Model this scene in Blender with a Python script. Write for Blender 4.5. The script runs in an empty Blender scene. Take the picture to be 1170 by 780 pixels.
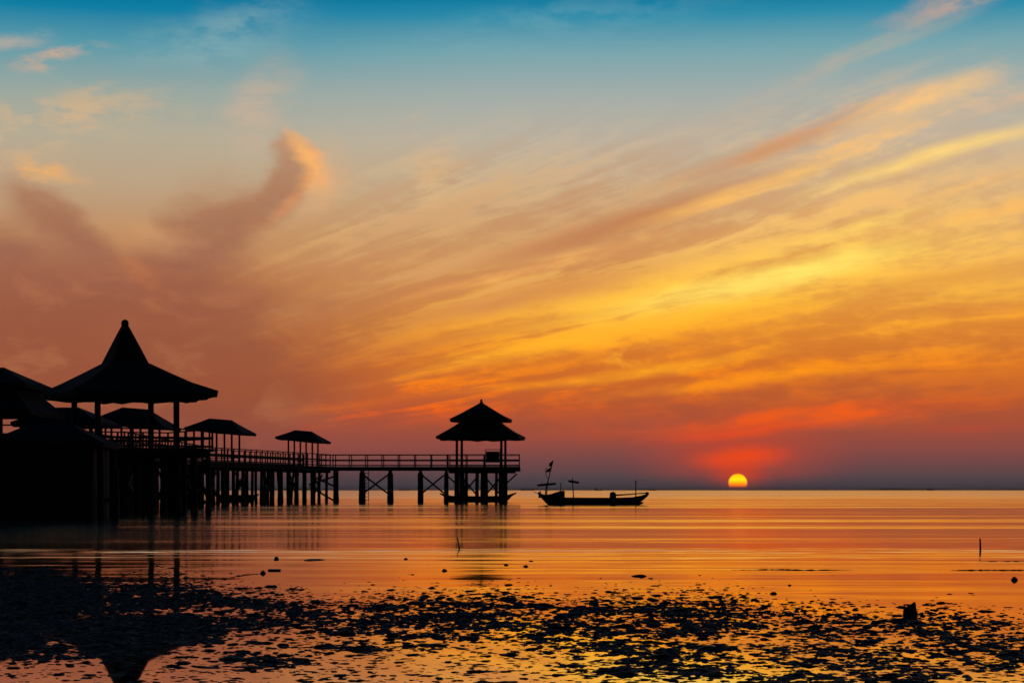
import bpy, bmesh, math, random
from mathutils import Vector, Matrix
R = math.radians
random.seed(7)
S = bpy.context.scene
COL = S.collection

# ------------------------------------------------------------------ camera
FPX = 2378.0            # focal length in photograph pixels (1170 px wide)
HOR = 559.0             # horizon row of the photograph
EYE = 1.2               # camera height over the water, metres
cam_d = bpy.data.cameras.new('camera')
cam = bpy.data.objects.new('camera', cam_d)
COL.objects.link(cam)
cam.location = (0, 0, EYE)
cam.rotation_euler = (R(90), 0, 0)
cam_d.sensor_width = 36.0
cam_d.lens = 36.0 * FPX / 1170.0
cam_d.shift_y = (HOR + 0.6 - 390.0) / 1170.0
cam_d.clip_start = 0.1
cam_d.clip_end = 60000
S.camera = cam

def at(px, py, Y):
    """world point that stands at distance Y and shows at this place of the photograph"""
    return Vector(((px - 585.0) / FPX * Y, Y, EYE + (HOR - py) / FPX * Y))

# ------------------------------------------------------------------ colour helpers
def lin(c, g=1.0):
    out = []
    for v in c[:3]:
        v = v / 255.0
        out.append((v / 12.92 if v <= 0.04045 else ((v + 0.055) / 1.055) ** 2.4) * g)
    return (*out, 1.0)

class NT:
    """short-hand for building node trees"""
    def __init__(self, tree):
        self.t = tree
        self.n = tree.nodes
        self.l = tree.links
    def node(self, kind, **kw):
        n = self.n.new(kind)
        for k, v in kw.items():
            setattr(n, k, v)
        return n
    def put(self, sock, v):
        if isinstance(v, bpy.types.NodeSocket):
            self.l.new(v, sock)
        else:
            sock.default_value = v
    def m(self, op, a, b=0.0, c=None, clamp=False):
        n = self.node('ShaderNodeMath', operation=op, use_clamp=clamp)
        self.put(n.inputs[0], a)
        self.put(n.inputs[1], b)
        if c is not None:
            self.put(n.inputs[2], c)
        return n.outputs[0]
    def add(self, a, b): return self.m('ADD', a, b)
    def sub(self, a, b): return self.m('SUBTRACT', a, b)
    def mul(self, a, b): return self.m('MULTIPLY', a, b)
    def mad(self, a, b, c): return self.m('MULTIPLY_ADD', a, b, c)
    def xyz(self, x, y, z=0.0):
        n = self.node('ShaderNodeCombineXYZ')
        self.put(n.inputs[0], x); self.put(n.inputs[1], y); self.put(n.inputs[2], z)
        return n.outputs[0]
    def sm(self, v, a, b, lo=0.0, hi=1.0):
        """smoothstep of v from a to b"""
        n = self.node('ShaderNodeMapRange', interpolation_type='SMOOTHSTEP')
        self.put(n.inputs[0], v)
        if a <= b:
            n.inputs[1].default_value = a; n.inputs[2].default_value = b
            n.inputs[3].default_value = lo; n.inputs[4].default_value = hi
        else:
            n.inputs[1].default_value = b; n.inputs[2].default_value = a
            n.inputs[3].default_value = hi; n.inputs[4].default_value = lo
        return n.outputs[0]
    def noise(self, vec, scale=1.0, detail=4.0, rough=0.55, dist=0.0, dim='3D'):
        n = self.node('ShaderNodeTexNoise', noise_dimensions=dim)
        self.put(n.inputs['Vector'], vec)
        n.inputs['Scale'].default_value = scale
        n.inputs['Detail'].default_value = detail
        n.inputs['Roughness'].default_value = rough
        n.inputs['Distortion'].default_value = dist
        return n.outputs[0]
    def mapv(self, vec, loc=(0, 0, 0), rot=0.0, scale=(1, 1, 1), kind='POINT'):
        n = self.node('ShaderNodeMapping', vector_type=kind)
        self.put(n.inputs[0], vec)
        n.inputs[1].default_value = loc
        n.inputs[2].default_value = (0, 0, rot)
        n.inputs[3].default_value = scale
        return n.outputs[0]
    def blob(self, vec, cx, cy, sx, sy, rot=0.0, amp=1.0, hard=0.0):
        """soft ellipse, 1 in the middle, 0 at radius (sx, sy)"""
        if rot == 0.0:
            q = self.node('ShaderNodeVectorMath', operation='MULTIPLY_ADD')
            self.put(q.inputs[0], vec)
            q.inputs[1].default_value = (1 / sx, 1 / sy, 0)
            q.inputs[2].default_value = (-cx / sx, -cy / sy, 0)
            v = q.outputs[0]
        else:
            v = self.mapv(vec, (cx, cy, 0), R(rot), (sx, sy, 1), 'TEXTURE')
        n = self.node('ShaderNodeVectorMath', operation='LENGTH')
        self.put(n.inputs[0], v)
        o = self.sm(n.outputs['Value'], 1.0, hard)
        return self.mul(o, amp) if amp != 1.0 else o
    def ramp(self, fac, stops, interp='LINEAR', mode=None):
        n = self.node('ShaderNodeValToRGB')
        cr = n.color_ramp
        cr.interpolation = interp
        while len(cr.elements) < len(stops):
            cr.elements.new(0.5)
        for e, (p, c) in zip(cr.elements, stops):
            e.position = p
            e.color = c if len(c) == 4 else (*c, 1)
        self.put(n.inputs[0], fac)
        return n.outputs[0]
    def mix(self, fac, a, b, blend='MIX', clampf=True):
        n = self.node('ShaderNodeMix', data_type='RGBA', blend_type=blend)
        n.clamp_factor = clampf
        self.put(n.inputs[0], fac)
        self.put(n.inputs[6], a)
        self.put(n.inputs[7], b)
        return n.outputs[2]

# ------------------------------------------------------------------ world: sunset sky
SUN_AZ = math.atan((843 - 585) / FPX)          # a little right of straight ahead
SUN_EL = (HOR - 551.0) / FPX
world = bpy.data.worlds.new('World')
S.world = world
world.use_nodes = True
w = NT(world.node_tree)
w.n.clear()
tc = w.node('ShaderNodeTexCoord')
dirv = tc.outputs['Generated']
sep = w.node('ShaderNodeSeparateXYZ')
w.put(sep.inputs[0], dirv)
dx, dy, dz = sep.outputs
az = w.m('ARCTAN2', dx, dy)
hz = w.m('MAXIMUM', w.m('SQRT', w.add(w.mul(dx, dx), w.mul(dy, dy))), 0.05)
# sky chart: U along the horizon, V upward; 2378 units are one radian
U0 = w.mad(az, FPX, 585.0)
V0 = w.mul(w.m('MAXIMUM', w.m('DIVIDE', dz, hz), 0.0), FPX)
# drifting of the chart by slow and fine turbulence
na = w.noise(w.mapv(dirv, (3, 1, 0), 0, (9, 9, 22)), 1.0, 3, 0.5)
nb = w.noise(w.mapv(dirv, (7, 5, 2), 0, (9, 9, 22)), 1.0, 3, 0.5)
nc = w.noise(w.mapv(dirv, (1, 9, 4), 0, (34, 34, 70)), 1.0, 4, 0.6)
nd = w.noise(w.mapv(dirv, (4, 2, 8), 0, (34, 34, 70)), 1.0, 4, 0.6)
U = w.add(U0, w.add(w.mad(na, 110, -55), w.mad(nc, 46, -23)))
V = w.add(V0, w.add(w.mad(nb, 70, -35), w.mad(nd, 34, -17)))
UV = w.xyz(U, V)
# high ice clouds lie in long parallel bands that meet at a point on the horizon
VP = 330.0
rr = w.m('MAXIMUM', w.add(U0, VP), 60.0)
tt = w.m('DIVIDE', w.add(V0, w.mad(nb, 30, -15)), rr)
ST = w.xyz(w.add(rr, w.mad(na, 60, -30)), w.mul(tt, 1000.0))     # x: along, y: across (slope x 1000)
s_big = w.noise(w.mapv(ST, (0, 0, 0), 0, (1 / 420., 1 / 52., 1)), 1.0, 5, 0.62, 0.6, '2D')
s_fine = w.noise(w.mapv(ST, (5, 3, 0), 0, (1 / 160., 1 / 17., 1)), 1.0, 5, 0.62, 0.8, '2D')
puff = w.noise(w.mapv(dirv, (2, 2, 6), 0, (42, 42, 105)), 1.0, 4, 0.6)

def band_blob(x, t, sx, st, rot=0.0, amp=1.0, hard=0.0):
    """soft patch lying along the cloud bands; x: along, t: across"""
    k = x / (x + VP - 155.0)
    return w.blob(ST, x + VP - 155.0, t * k, sx, st * k, rot, amp, hard)

VM = 1500.0
fac = w.mul(V0, 1.0 / VM)
def rv(stops):
    return [(v / VM, lin(c)) for v, c in stops]
base_r = w.ramp(fac, rv([(0, (72, 66, 72)), (12, (84, 68, 72)), (30, (112, 70, 70)), (55, (146, 74, 62)), (95, (178, 84, 46)),
                         (140, (208, 112, 38)), (185, (224, 142, 52)), (235, (220, 154, 76)), (285, (206, 160, 104)),
                         (345, (196, 170, 134)), (400, (182, 173, 156)), (450, (158, 168, 164)), (500, (116, 160, 168)),
                         (540, (46, 136, 164)), (562, (8, 118, 156)), (640, (4, 96, 138)), (800, (6, 66, 104)), (1500, (8, 34, 62))]))
base_l = w.ramp(fac, rv([(0, (66, 54, 60)), (15, (90, 62, 66)), (50, (146, 76, 66)), (110, (158, 84, 58)), (180, (164, 94, 62)),
                         (240, (172, 108, 74)), (290, (186, 138, 96)), (345, (184, 158, 128)), (400, (176, 166, 144)), (450, (146, 162, 156)),
                         (500, (84, 148, 164)), (540, (14, 122, 158)), (562, (0, 110, 150)), (640, (2, 90, 132)), (800, (6, 62, 100)), (1500, (8, 34, 62))]))
c = w.mix(w.sm(U0, 120, 640), base_l, base_r)

# thin sunlit veil: colour follows height, from red at the horizon to pale yellow high up
lit = w.ramp(fac, rv([(0, (190, 60, 30)), (50, (226, 70, 24)), (85, (240, 92, 18)), (120, (246, 124, 16)), (165, (250, 154, 30)),
                      (215, (253, 186, 52)), (260, (252, 192, 84)), (320, (248, 190, 104)), (400, (246, 190, 122)), (500, (214, 176, 140)), (1500, (150, 140, 130))]))
dark = w.ramp(fac, rv([(0, (90, 64, 68)), (60, (140, 70, 60)), (120, (176, 84, 44)), (180, (196, 108, 48)), (240, (200, 120, 66)),
                       (310, (196, 128, 84)), (400, (190, 148, 118)), (1500, (120, 120, 120))]))

# 1 broad fan of cloud: shaded bands between sunlit ones
s_mid = w.noise(w.mapv(ST, (9, 1, 0), R(-2), (1 / 250., 1 / 28., 1)), 1.0, 4, 0.6, 1.0, '2D')
tex = w.add(w.mul(s_big, 0.34), w.add(w.mul(s_mid, 0.26), w.add(w.mul(s_fine, 0.12), w.mul(puff, 0.28))))
t_lo = w.sm(tex, 0.53, 0.42)
t_hi = w.sm(tex, 0.47, 0.58)
fan = w.m('MAXIMUM', band_blob(860, 235, 720, 200, 0, 1.0, 0.2), band_blob(1150, 130, 700, 120, 0, 1.0, 0.2), clamp=True)
c = w.mix(band_blob(1030, 235, 560, 120, 0, 0.55), c, lit)
c = w.mix(w.mul(fan, w.mul(t_lo, 0.62)), c, dark)
# feathery veil across the middle of the sky
mid_reg = w.m('MAXIMUM', w.blob(UV, 560, 300, 400, 150, 14, 1.0, 0.1), w.blob(UV, 820, 380, 300, 70, 18, 0.35, 0.1))
c = w.mix(w.mul(mid_reg, w.mul(t_lo, 0.52)), c, lin((190, 130, 90)))
c = w.mix(w.mul(mid_reg, w.mul(t_hi, 0.44)), c, lin((232, 178, 116)))
# 2 sunlit streaks inside the fan
env = w.add(band_blob(1020, 232, 460, 85, 0, 0.95), band_blob(720, 200, 400, 80, 0, 0.75))
env = w.add(env, band_blob(1120, 330, 330, 90, 0, 0.75))
env = w.add(env, band_blob(1000, 145, 680, 66, 0, 0.95))
env = w.add(env, band_blob(1300, 210, 340, 90, 0, 0.42))
env = w.add(env, band_blob(580, 290, 260, 110, 0, 0.32))
env = w.add(env, band_blob(620, 165, 330, 50, 0, 0.7))
env = w.add(env, band_blob(1080, 78, 400, 30, 0, 0.5))
env = w.m('MINIMUM', env, 1.0)
c = w.mix(w.m('MULTIPLY', env, w.mad(t_hi, 0.88, 0.12), clamp=True), c, lit)
# 3 the broad glow patch and single bright streaks
brk = w.sm(tex, 0.38, 0.60)
def streak_at(x, t, sx, st, amp, col, wob=0.5):
    global c
    b = band_blob(x, t, sx, st, 0, amp)
    c = w.mix(w.m('MULTIPLY', b, w.mad(brk, wob, 1 - wob), clamp=True), c, col)
streak_at(1000, 234, 360, 44, 0.85, lin((255, 204, 74)), 0.8)
streak_at(1035, 233, 240, 24, 1.0, lin((255, 230, 108)), 0.45)
streak_at(1140, 262, 160, 12, 0.6, lin((254, 210, 96)), 0.6)
streak_at(800, 208, 280, 24, 0.8, lin((255, 180, 44)), 0.8)
streak_at(860, 352, 300, 30, 0.95, lin((186, 116, 74)), 0.45)
streak_at(760, 335, 240, 14, 0.7, lin((250, 178, 96)), 0.7)
streak_at(1030, 374, 220, 20, 0.75, lin((198, 134, 90)), 0.5)
streak_at(1190, 362, 120, 22, 0.95, lin((254, 196, 116)), 0.5)
streak_at(1150, 345, 140, 13, 0.6, lin((250, 188, 108)), 0.6)
streak_at(1010, 338, 190, 14, 0.9, lin((254, 192, 98)), 0.5)
streak_at(1215, 306, 190, 14, 1.0, lin((255, 212, 116)), 0.4)
streak_at(1330, 330, 150, 9, 0.6, lin((246, 184, 118)), 0.7)
streak_at(1060, 292, 220, 12, 0.5, lin((250, 192, 106)), 0.8)
streak_at(760, 292, 230, 30, 0.65, lin((196, 120, 74)), 0.8)
streak_at(690, 250, 250, 18, 0.55, lin((192, 112, 58)), 0.8)
streak_at(1230, 190, 260, 14, 0.5, lin((206, 130, 62)), 0.8)
streak_at(900, 178, 330, 16, 0.5, lin((196, 106, 48)), 0.8)
streak_at(1310, 242, 160, 9, 0.6, lin((250, 182, 92)), 0.7)
streak_at(1260, 268, 160, 8, 0.5, lin((248, 186, 102)), 0.7)
streak_at(900, 150, 210, 12, 0.95, lin((255, 168, 30)), 0.6)
streak_at(760, 160, 170, 9, 0.6, lin((250, 144, 24)), 0.8)
streak_at(1040, 122, 260, 12, 0.9, lin((253, 150, 22)), 0.65)
streak_at(1270, 116, 190, 9, 0.7, lin((250, 142, 26)), 0.85)
streak_at(1300, 152, 210, 11, 0.6, lin((252, 164, 42)), 0.85)
streak_at(540, 172, 200, 18, 0.65, lin((232, 110, 30)), 0.8)
streak_at(640, 205, 170, 12, 0.5, lin((236, 134, 40)), 0.8)
streak_at(1080, 76, 240, 15, 0.85, lin((242, 92, 20)), 0.75)
streak_at(1010, 66, 120, 11, 0.7, lin((250, 80, 14)), 0.6)
streak_at(1270, 52, 140, 7, 0.55, lin((190, 70, 44)), 0.6)
# small bright puffs
pf = w.mul(w.blob(UV, 715, 158, 70, 26), w.sm(puff, 0.42, 0.62))
c = w.mix(w.mul(pf, 0.7), c, lin((255, 172, 44)))
# 4 the heavy violet bank of cloud with its two plumes
bank = w.blob(UV, 110, 108, 355, 234, 0, 1.0, 0.35)
bank = w.add(bank, w.blob(UV, -20, 270, 90, 60, 0, 0.6, 0.0))
bank = w.add(bank, w.blob(UV, 58, 312, 112, 52, -30, 0.9, 0.0))
bank = w.add(bank, w.blob(UV, 285, 310, 140, 62, 50, 0.85, 0.0))
bank = w.add(bank, w.blob(UV, 328, 362, 74, 44, 76, 0.85, 0.0))
bank = w.add(bank, w.blob(UV, 222, 308, 115, 66, 62, 0.65, 0.0))
bank = w.add(bank, w.blob(UV, 420, 190, 260, 130, 8, 0.45, 0.0))
bank = w.sub(bank, w.blob(UV, 146, 290, 80, 46, -20, 0.5, 0.0))
soft = w.noise(w.mapv(dirv, (6, 1, 3), R(30), (24, 24, 46)), 1.0, 5, 0.62, 0.4)
bank = w.sm(w.mul(bank, w.mad(soft, 1.6, 0.17)), 0.06, 0.98)
bcol = w.ramp(fac, rv([(0, (74, 56, 62)), (40, (130, 72, 62)), (110, (146, 79, 54)), (200, (145, 84, 63)), (270, (147, 93, 76)),
                       (340, (166, 112, 82)), (420, (184, 140, 104)), (1500, (120, 120, 120))]))
bank_mask = w.mul(bank, w.sm(U0, 640, 300))
c = w.mix(w.mul(bank_mask, 0.82), c, bcol)
c = w.mix(w.mul(bank_mask, w.sm(soft, 0.50, 0.72, 0, 0.28)), c, lin((196, 128, 84)))
# sunlit rims of the plumes and stray wisps at the upper left
def puff_at(u, v, su, sv, rot, amp, col, lo=0.36, hi=0.62):
    global c
    b = w.mul(w.blob(UV, u, v, su, sv, rot, amp), w.sm(puff, lo, hi))
    c = w.mix(b, c, col)
puff_at(350, 372, 52, 26, 112, 0.95, lin((246, 176, 104)), 0.15, 0.5)
puff_at(365, 350, 70, 40, 60, 0.35, lin((232, 168, 110)), 0.1, 0.5)
puff_at(300, 445, 90, 60, 80, 0.35, lin((202, 168, 140)), 0.1, 0.6)
puff_at(190, 285, 110, 34, -8, 0.5, lin((204, 150, 104)), 0.2, 0.6)
puff_at(330, 330, 60, 14, 60, 0.45, lin((222, 140, 84)), 0.3, 0.6)
puff_at(160, 240, 70, 30, -70, 0.45, lin((196, 118, 70)))
puff_at(70, 478, 60, 18, 18, 0.8, lin((232, 172, 128)))
puff_at(20, 498, 60, 18, 5, 0.5, lin((206, 172, 146)))
puff_at(60, 400, 190, 46, 14, 0.65, lin((222, 176, 122)))
puff_at(60, 355, 70, 16, -10, 0.75, lin((238, 172, 96)))
puff_at(290, 430, 80, 60, 60, 0.35, lin((206, 176, 150)))
streak_at(640, 470, 220, 60, 0.45, lin((194, 146, 106)), 0.9)
streak_at(720, 400, 260, 50, 0.5, lin((198, 142, 96)), 0.9)
streak_at(560, 400, 200, 60, 0.4, lin((204, 150, 100)), 0.9)
streak_at(900, 430, 260, 40, 0.35, lin((206, 168, 132)), 0.9)
streak_at(1160, 430, 200, 16, 0.4, lin((222, 176, 128)), 0.9)
puff_at(500, 370, 50, 80, 0, 0.55, lin((222, 178, 124)))
puff_at(1110, 545, 130, 20, 18, 0.8, lin((206, 164, 136)), 0.25, 0.55)
puff_at(240, 520, 170, 46, 15, 0.42, lin((150, 176, 176)))
puff_at(640, 525, 300, 44, 8, 0.3, lin((120, 166, 176)))
# 5 the glow right over the sun
c = w.mix(w.blob(w.xyz(U0, V0), 843, 40, 150, 60, 0, 0.55), c, lin((206, 66, 34)))
c = w.mix(w.mul(w.blob(w.xyz(U0, w.add(V0, w.mad(nd, 10, -5))), 845, 37, 76, 20, 4, 0.95), w.mad(puff, 0.8, 0.5)), c, lin((242, 72, 16)))
c = w.mix(w.blob(w.xyz(U0, V0), 843, 8, 46, 34, 0, 0.75), c, lin((226, 62, 18)))
# dusky band of distant air lying on the sea
c = w.mix(w.sm(V0, 20, 2, 0, 0.72), c, lin((74, 66, 72)))
# 6 the side of the sky turned away from the sun is dim: clear-air model at sunset
skyt = w.node('ShaderNodeTexSky', sky_type='NISHITA', sun_disc=False)
skyt.sun_elevation = R(0.6)
skyt.sun_rotation = SUN_AZ
skyt.altitude = 0.0
skyt.air_density = 1.0
skyt.dust_density = 2.0
skyt.ozone_density = 2.0
away = w.mix(1.0, skyt.outputs[0], (0.03, 0.03, 0.03, 1), 'MULTIPLY')
daz = w.m('ABSOLUTE', w.sub(az, SUN_AZ))
c = w.mix(w.sm(daz, 0.55, 1.7), c, away)
# 7 the sun itself, its lower rim swallowed by the haze
sun_dir = Vector((math.sin(SUN_AZ) * math.cos(SUN_EL), math.cos(SUN_AZ) * math.cos(SUN_EL), math.sin(SUN_EL)))
dist = w.node('ShaderNodeVectorMath', operation='DISTANCE')
w.put(dist.inputs[0], dirv)
dist.inputs[1].default_value = sun_dir
disc = w.mul(w.sm(dist.outputs['Value'], 11.4 / FPX, 9.4 / FPX), w.sm(V0, 2.4, 4.6))
scol = w.ramp(w.mul(V0, 1 / 20.0), [(0.12, lin((250, 60, 0), 1.2)), (0.32, lin((255, 130, 0), 1.5)), (0.6, lin((255, 200, 0), 1.7)), (0.95, lin((255, 165, 0), 1.5))])
c = w.mix(disc, c, scol)
bg = w.node('ShaderNodeBackground')
w.put(bg.inputs[0], c)
bg.inputs[1].default_value = 1.08
world.cycles.sampling_method = 'NONE'
wo = w.node('ShaderNodeOutputWorld')
w.l.new(bg.outputs[0], wo.inputs[0])

# ------------------------------------------------------------------ the sun lamp (a spent, red, setting sun)
sl = bpy.data.lights.new('sun', 'SUN')
sl.energy = 0.00035
sl.angle = R(0.53)
sl.color = (1.0, 0.34, 0.08)
so = bpy.data.objects.new('sun', sl)
COL.objects.link(so)
so.rotation_euler = (-sun_dir).to_track_quat('-Z', 'Y').to_euler()
so.location = (20, 150, 40)

S.view_settings.view_transform = 'Standard'
S.view_settings.look = 'None'
S.view_settings.exposure = 0.0
S.view_settings.gamma = 1.0
S.view_settings.use_curve_mapping = False
S.cycles.use_denoising = True
S.cycles.max_bounces = 4
S.cycles.sample_clamp_indirect = 6.0

# ------------------------------------------------------------------ materials
MAT = {}
def material(name):
    m = bpy.data.materials.new(name)
    m.use_nodes = True
    t = NT(m.node_tree)
    t.n.clear()
    o = t.node('ShaderNodeOutputMaterial')
    MAT[name] = m
    return m, t, o

def simple(name, col_a, col_b, scale, rough=0.8, bump=0.0, stretch=(1, 1, 1), spec=0.25):
    m, t, o = material(name)
    tcn = t.node('ShaderNodeTexCoord')
    v = t.mapv(tcn.outputs['Object'], (0, 0, 0), 0, stretch)
    n = t.noise(v, scale, 5, 0.6)
    b = t.node('ShaderNodeBsdfPrincipled')
    t.put(b.inputs['Base Color'], t.mix(t.sm(n, 0.35, 0.68), (*col_a, 1), (*col_b, 1)))
    t.put(b.inputs['Roughness'], rough)
    t.put(b.inputs['Specular IOR Level'], spec)
    if bump:
        bp = t.node('ShaderNodeBump')
        bp.inputs['Distance'].default_value = bump
        t.put(bp.inputs['Height'], n)
        t.l.new(bp.outputs[0], b.inputs['Normal'])
    t.l.new(b.outputs[0], o.inputs[0])
    return m

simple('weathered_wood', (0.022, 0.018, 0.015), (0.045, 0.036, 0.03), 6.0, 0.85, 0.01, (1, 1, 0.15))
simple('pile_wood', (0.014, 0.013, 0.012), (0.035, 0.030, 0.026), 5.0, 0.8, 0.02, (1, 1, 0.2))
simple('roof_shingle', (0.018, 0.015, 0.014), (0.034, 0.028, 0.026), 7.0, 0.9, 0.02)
simple('boat_paint', (0.018, 0.020, 0.022), (0.03, 0.03, 0.03), 3.0, 0.5, 0.004)
simple('boat_trim', (0.05, 0.03, 0.025), (0.07, 0.04, 0.03), 5.0, 0.6, 0.004)
simple('cloth_red', (0.22, 0.03, 0.03), (0.3, 0.05, 0.04), 8.0, 0.9, 0.004)
simple('board_blue', (0.03, 0.035, 0.05), (0.045, 0.05, 0.065), 3.0, 0.6, 0.002)
simple('wet_mud', (0.008, 0.008, 0.008), (0.022, 0.019, 0.017), 40.0, 0.55, 0.006, (1, 1, 1), 0.08)
simple('mud_floor', (0.02, 0.018, 0.016), (0.035, 0.03, 0.027), 3.0, 0.8, 0.01)
simple('rock', (0.012, 0.012, 0.012), (0.03, 0.028, 0.026), 18.0, 0.8, 0.02, (1, 1, 1), 0.15)
simple('far_land', (0.03, 0.035, 0.035), (0.05, 0.05, 0.05), 0.02, 0.95)
simple('ship_steel', (0.03, 0.03, 0.035), (0.05, 0.05, 0.05), 0.2, 0.8)

# sea: mirror-calm shallows, ruffled in long bands, more so far out
m, t, o = material('sea_water')
geo = t.node('ShaderNodeNewGeometry')
pos = geo.outputs['Position']
sp = t.node('ShaderNodeSeparateXYZ'); t.put(sp.inputs[0], pos)
py_ = sp.outputs[1]
# Small waves run in towards the beach: long crests along X whose steep fronts face the shore, flat backs.
# front steepness is given as a slope and turned straight into a normal.
g1 = t.noise(t.mapv(pos, (0, 0, 0), R(0.6), (0.0016, 0.030, 0)), 1.0, 3, 0.6, 0.3, '2D')
g2 = t.noise(t.mapv(pos, (31, 7, 0), R(-0.8), (0.009, 0.17, 0)), 1.0, 3, 0.6, 0.3, '2D')
g3 = t.noise(t.mapv(pos, (11, 3, 0), R(1.0), (0.045, 0.90, 0)), 1.0, 3, 0.6, 0.3, '2D')
gx = t.noise(t.mapv(pos, (5, 23, 0), R(20), (0.5, 0.5, 0)), 1.0, 2, 0.5, 0.2, '2D')
g4 = t.noise(t.mapv(pos, (1, 13, 0), R(4.0), (0.32, 2.2, 0)), 1.0, 3, 0.6, 0.5, '2D')
front = t.add(t.add(t.mul(g1, 0.24), t.mul(g4, 0.20)), t.add(t.mul(g2, 0.32), t.mul(g3, 0.24)))
front = t.sm(front, 0.45, 0.64)
shal = t.sm(py_, 17, 38)
mid = t.sm(py_, 50, 170)
amp = t.add(t.mul(shal, 0.038), t.mul(mid, 0.028))
slope = t.add(t.mul(amp, t.mad(front, 0.95, 0.07)), t.mul(t.sm(py_, 110, 320), 0.012))
# two wavelets creeping over the flat
wob = t.noise(t.mapv(pos, (2, 0, 0), 0, (0.10, 0.25, 0)), 1.0, 3, 0.6, 0.0, '2D')
yw = t.add(py_, t.mad(wob, 3.0, -1.5))
brk_ = t.noise(t.mapv(pos, (8, 4, 0), 0, (0.22, 1.9, 0)), 1.0, 4, 0.7, 0.0, '2D')
brk_ = t.sm(brk_, 0.47, 0.66)
for (yc, hw_, am) in ((41.0, 3.2, 0.07), (37.0, 1.4, 0.045), (48.5, 2.0, 0.03), (33.0, 0.5, 0.02)):
    d_ = t.m('ABSOLUTE', t.sub(yw, yc))
    slope = t.add(slope, t.mul(t.mul(t.sm(d_, hw_, 0.0), brk_), am))
nv = t.node('ShaderNodeVectorMath', operation='NORMALIZE')
t.put(nv.inputs[0], t.xyz(t.mul(t.mad(gx, 0.02, -0.01), shal), t.mul(slope, -1.0), 1.0))
far = t.sm(py_, 26, 60)
open_sea = t.sm(py_, 150, 500)
rgh = t.add(t.mad(far, 0.04, 0.015), t.add(t.mul(open_sea, 0.06), t.mul(shal, 0.035)))
gl = t.node('ShaderNodeBsdfGlossy')
gl.inputs['Color'].default_value = (0.97, 0.88, 0.76, 1)
t.put(gl.inputs['Roughness'], rgh)
t.l.new(nv.outputs[0], gl.inputs['Normal'])
df = t.node('ShaderNodeBsdfDiffuse')
df.inputs['Color'].default_value = (0.018, 0.016, 0.014, 1)
lw = t.node('ShaderNodeLayerWeight')
fr = t.sm(lw.outputs['Facing'], 0.2, 0.96, 0.04, 0.92)
ms = t.node('ShaderNodeMixShader')
t.put(ms.inputs[0], fr)
t.l.new(df.outputs[0], ms.inputs[1]); t.l.new(gl.outputs[0], ms.inputs[2])
t.l.new(ms.outputs[0], o.inputs[0])

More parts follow.
